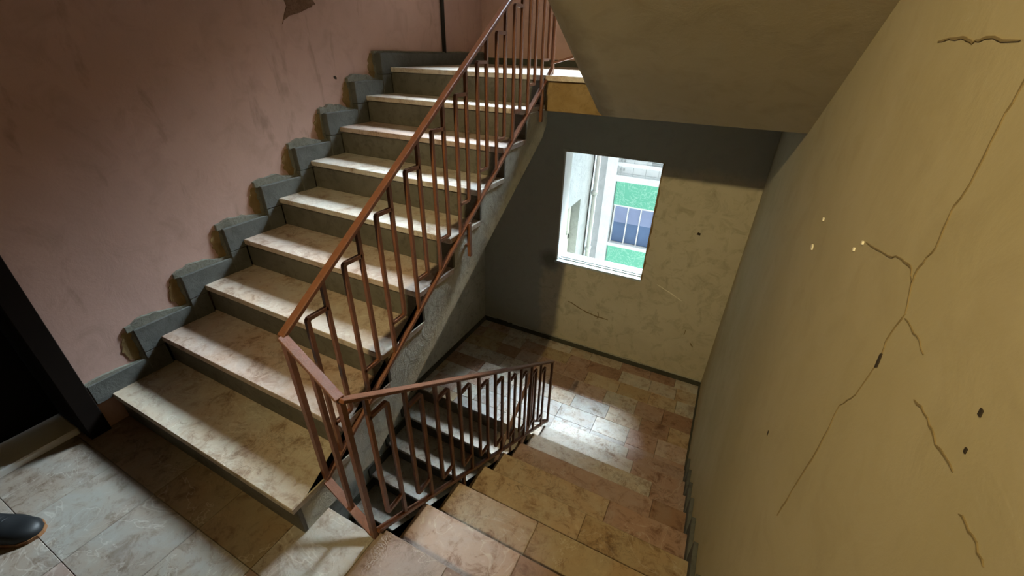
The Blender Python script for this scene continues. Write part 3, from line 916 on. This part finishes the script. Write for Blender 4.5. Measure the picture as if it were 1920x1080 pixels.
# ================================================================== SHOE at the lower left
def make_shoe():
    root = thing(empty('shoe', (-0.242, -0.512, 0)), 'black leather shoe with a tan sole on the marble floor at the lower left', 'shoe')
    # outline: length along local x (toe at +x)
    L = 0.285
    def half(t):   # half width along the length, t 0 heel .. 1 toe
        pts = [(0, 0.016), (0.06, 0.030), (0.25, 0.033), (0.45, 0.036), (0.68, 0.048), (0.85, 0.044), (0.95, 0.029), (1.0, 0.008)]
        for (a, b), (c, d) in zip(pts, pts[1:]):
            if t <= c:
                u = (t - a) / (c - a)
                u = u * u * (3 - 2 * u)
                return b + (d - b) * u
        return pts[-1][1]
    def height(t):
        pts = [(0, 0.075), (0.06, 0.088), (0.25, 0.092), (0.42, 0.085), (0.58, 0.066), (0.74, 0.052), (0.88, 0.046), (0.96, 0.036), (1.0, 0.022)]
        for (a, b), (c, d) in zip(pts, pts[1:]):
            if t <= c:
                return b + (d - b) * (t - a) / (c - a)
        return pts[-1][1]
    NT, NA = 22, 12
    bm = bmesh.new()
    rings = []
    for i in range(NT + 1):
        t = i / NT
        w, h = half(t), height(t)
        x = t * L - 0.16
        ring = []
        for k in range(NA + 1):
            a = math.pi * k / NA
            cx = math.cos(a)
            sx = math.sin(a)
            ring.append(bm.verts.new((x, w * (abs(cx) ** 0.75) * (1 if cx > 0 else -1), 0.012 + (h - 0.012) * sx ** 0.8)))
        rings.append(ring)
    for A, B in zip(rings, rings[1:]):
        for k in range(NA):
            bm.faces.new([A[k], B[k], B[k + 1], A[k + 1]])
    bm.faces.new(rings[0])
    bm.faces.new(rings[-1][::-1])
    up_ = fin('shoe_upper', bm, SHOE, root, True)
    bm = bmesh.new()
    pts = [((i / NT) * L - 0.16, half(i / NT) + 0.0015) for i in range(NT + 1)]
    pts += [(x, -y) for x, y in reversed(pts)]
    pts = [(x * 1.015, y) for x, y in pts]
    add_prism(bm, pts, 'z', 0.0, 0.014)
    fin('shoe_sole', bm, SOLE, root)
    bm = bmesh.new()
    add_tube(bm, [(-0.16 + L * t, 0.024 * math.sin(math.pi * (0.5 + 0.5 * math.cos(2 * math.pi * i / 16))) * (1 if i < 8 else -1), 0.090 - 0.012 * max(0, t - 0.25) / 0.2) for i, t in [(i, 0.24 + 0.19 * math.cos(2 * math.pi * i / 16)) for i in range(17)]], 0.005, 6)
    fin('shoe_collar', bm, SHOE, root, True)
    for j in range(4):
        bm = bmesh.new()
        t = 0.47 + 0.05 * j
        hz = height(t) + 0.002
        add_tube(bm, [(t * L - 0.16, -0.018, hz - 0.006), (t * L - 0.16, 0, hz), (t * L - 0.16, 0.018, hz - 0.006)], 0.0025, 6)
        fin('shoe_lace', bm, SHOE, root, True)
    root.rotation_euler = (0, 0, math.radians(24))
    root.scale = (1.1, 1.14, 1.14)
    return root
make_shoe()

# ================================================================== OUTSIDE, through the window
# unseen concrete beams added above the view to dim the lower window
blk = thing(empty('light_blocker', (1.6, 6.4, 1.9)), 'concrete beams added out of view to dim daylight into the lower window', 'light_blocker')
for k in range(11):
    yb0 = 4.62 + 0.36 * k
    o = box('light_blocker_beam', (0.305, yb0, 1.9), (4.6, yb0 + 0.09, 2.0), ROOFM, blk)
    o.matrix_parent_inverse = blk.matrix_basis.inverted()
# neighbouring white wall starting beside the window
LX = 0.30
n1 = thing(empty('neighbour_wall', (LX, YF + WT, -4)), 'white rendered wall of the adjoining building just outside the window, left', 'building')
def op(o, root):
    o.matrix_parent_inverse = root.matrix_basis.inverted()
    return o
YC = 5.28
bm = bmesh.new()
wy0, wy1, wz0_, wz1_ = 3.96, 4.70, -1.9, -0.02
xa0, xa1 = LX - 0.3, LX
add_box(bm, (xa0, YF + WT + 0.002, -9), (xa1, wy0, 3.6))
add_box(bm, (xa0, wy1, -9), (xa1, YC, 3.6))
add_box(bm, (xa0, wy0, -9), (xa1, wy1, wz0_))
add_box(bm, (xa0, wy0, wz1_), (xa1, wy1, 3.6))
op(fin('wall', bm, DIMWHITE, n1), n1)
wf = op(box('window_reveal', (xa0 + 0.02, wy0, wz0_), (xa0 + 0.06, wy1, wz1_), GLASSGREY, n1), n1)
for p0, p1 in (((xa1 - 0.16, wy0, wz0_), (xa1 - 0.10, wy0 + 0.05, wz1_)), ((xa1 - 0.16, wy1 - 0.10, wz0_), (xa1 - 0.10, wy1 - 0.05, wz1_)),
               ((xa1 - 0.16, 4.30, wz0_), (xa1 - 0.10, 4.35, wz1_)), ((xa1 - 0.16, wy0, -0.58), (xa1 - 0.10, wy1 - 0.05, -0.50)), ((xa1 - 0.16, wy0, wz1_ - 0.05), (xa1 - 0.10, wy1 - 0.05, wz1_))):
    op(box('window_bar', p0, p1, WHITEPVC, n1, 0.004), n1)
bm = bmesh.new()
dpx, dpy = LX + 0.045, 5.17
add_tube(bm, [(dpx, dpy, -9), (dpx, dpy, 3.6)], 0.032, 10)
dpipe = thing(fin('drainpipe', bm, PIPEGREY, None, True), 'grey drainpipe at the corner of the adjoining white wall', 'pipe')
for zz in (-0.05, -0.9, 1.2):
    bm = bmesh.new()
    add_tube(bm, [(dpx, dpy, zz - 0.03), (dpx, dpy, zz + 0.03)], 0.042, 10)
    fin('pipe_clip', bm, PIPEGREY, dpipe, True)
bm = bmesh.new()
add_tube(bm, [(LX + 0.012, 5.05, -9), (LX + 0.012, 5.06, 0.0), (LX + 0.012, 5.09, 0.2), (LX + 0.012, 5.08, 3.6)], 0.008, 6)
thing(fin('cable', bm, BLACKPIPE, None, True), 'thin dark cable hanging beside the grey drainpipe', 'cable')

# facade across the courtyard
FY = 15.0
n2 = thing(empty('apartment_facade', (0, FY, -12)), 'mint green and white apartment facade across the courtyard', 'building')
op(box('grey_pier', (-6.0, FY + 0.15, -12), (-1.96, FY + 0.6, 5.2), OUTGREY, n2), n2)
op(box('white_pilaster', (-1.96, FY - 0.15, -12), (-1.58, FY + 0.6, 5.2), OUTWHITE, n2), n2)
for s in range(3):
    dz = 3.1 * s - 0.0
    zb0 = -5.02 + dz
    tag = op(box('floor_band', (-1.58, FY - 0.10, zb0), (4.5, FY + 0.5, zb0 + 0.13), OUTWHITE, n2), n2)
    op(box('green_panel', (-1.55, FY, zb0 - 1.45), (4.5, FY + 0.5, zb0 - 0.0), OUTGREEN, n2), n2) if s == 0 else None
    if s == 0:
        # window strip
        wx = [-1.50, -0.985, -0.505, -0.03, 0.5, 1.1, 1.7, 2.3]
        for i, (a, b) in enumerate(zip(wx, wx[1:])):
            p = op(box('window_pane', (a + 0.02, FY + 0.10, zb0 + 0.15), (b - 0.02, FY + 0.14, zb0 + 1.62), GLASSBLUE, n2), n2)
            op(box('curtain', (a + 0.02, FY + 0.085, zb0 + 0.95), (b - 0.02, FY + 0.099, zb0 + 1.60), GLASSPALE, n2), n2)
        for a in wx:
            op(box('mullion', (a - 0.02, FY + 0.02, zb0 + 0.13), (a + 0.02, FY + 0.16, zb0 + 1.64), WHITEPVC, n2), n2)
        op(box('window_rail', (-1.55, FY + 0.0, zb0 + 1.60), (2.3, FY + 0.16, zb0 + 1.66), WHITEPVC, n2), n2)
        op(box('wall', (2.3, FY + 0.05, zb0 + 0.13), (4.5, FY + 0.5, zb0 + 1.66), OUTWHITE, n2), n2)
        op(box('wall', (-1.58, FY + 0.2, zb0 + 0.13), (2.3, FY + 0.5, zb0 + 1.66), OUTGREY, n2), n2)
        op(box('green_panel', (-1.55, FY - 0.02, zb0 + 1.66), (4.5, FY + 0.5, zb0 + 2.56), OUTGREEN, n2), n2)
        op(box('floor_band', (-1.58, FY - 0.14, zb0 + 2.56), (4.5, FY + 0.5, zb0 + 2.78), OUTWHITE, n2), n2)
op(box('wall', (-1.58, FY + 0.04, -2.24), (4.5, FY + 1.2, 5.2), OUTWHITE, n2), n2)
# balcony rail above the green panel
for zz in (-1.66, -2.16):
    bm = bmesh.new()
    add_tube(bm, [(-1.58, FY - 0.08, zz), (4.5, FY - 0.08, zz)], 0.016, 6)
    op(fin('balcony_rail', bm, PIPEGREY, n2), n2)
for i in range(14):
    xx = -1.45 + i * 0.44
    bm = bmesh.new()
    add_tube(bm, [(xx, FY - 0.08, -2.24), (xx, FY - 0.08, -1.66)], 0.011, 6)
    op(fin('balcony_post', bm, PIPEGREY, n2), n2)
for i in range(3):
    op(box('shutter_slat', (-0.42, FY - 0.02, -1.86 + i * 0.10), (0.3, FY + 0.05, -1.81 + i * 0.10), PIPEGREY, n2), n2)
for k in range(4):
    for j in range(2):
        op(box('air_brick', (-1.52 + 0.12 * j, FY + 0.01, -2.1 + 0.16 * k), (-1.46 + 0.12 * j, FY + 0.05, -2.02 + 0.16 * k), PIPEGREY, n2), n2)
# courtyard ground far below
cg = struct(box('floor', (-8, YF + WT + 0.01, -12.4), (8, FY + 3, -12.0), ROOFM), 'courtyard ground far below the window')

# portals: guide sky samples through the two window openings
for zoff in (0.0, STOREY):
    pd = bpy.data.lights.new('sky_portal', 'AREA')
    pd.shape = 'RECTANGLE'
    pd.size = WX1 - WX0
    pd.size_y = WZ1 - WZ0
    pd.cycles.is_portal = True
    po = bpy.data.objects.new('sky_portal', pd)
    C.objects.link(po)
    po.location = ((WX0 + WX1) / 2, YF + WT + 0.02, (WZ0 + WZ1) / 2 + zoff)
    po.rotation_euler = (math.radians(-90), 0, 0)
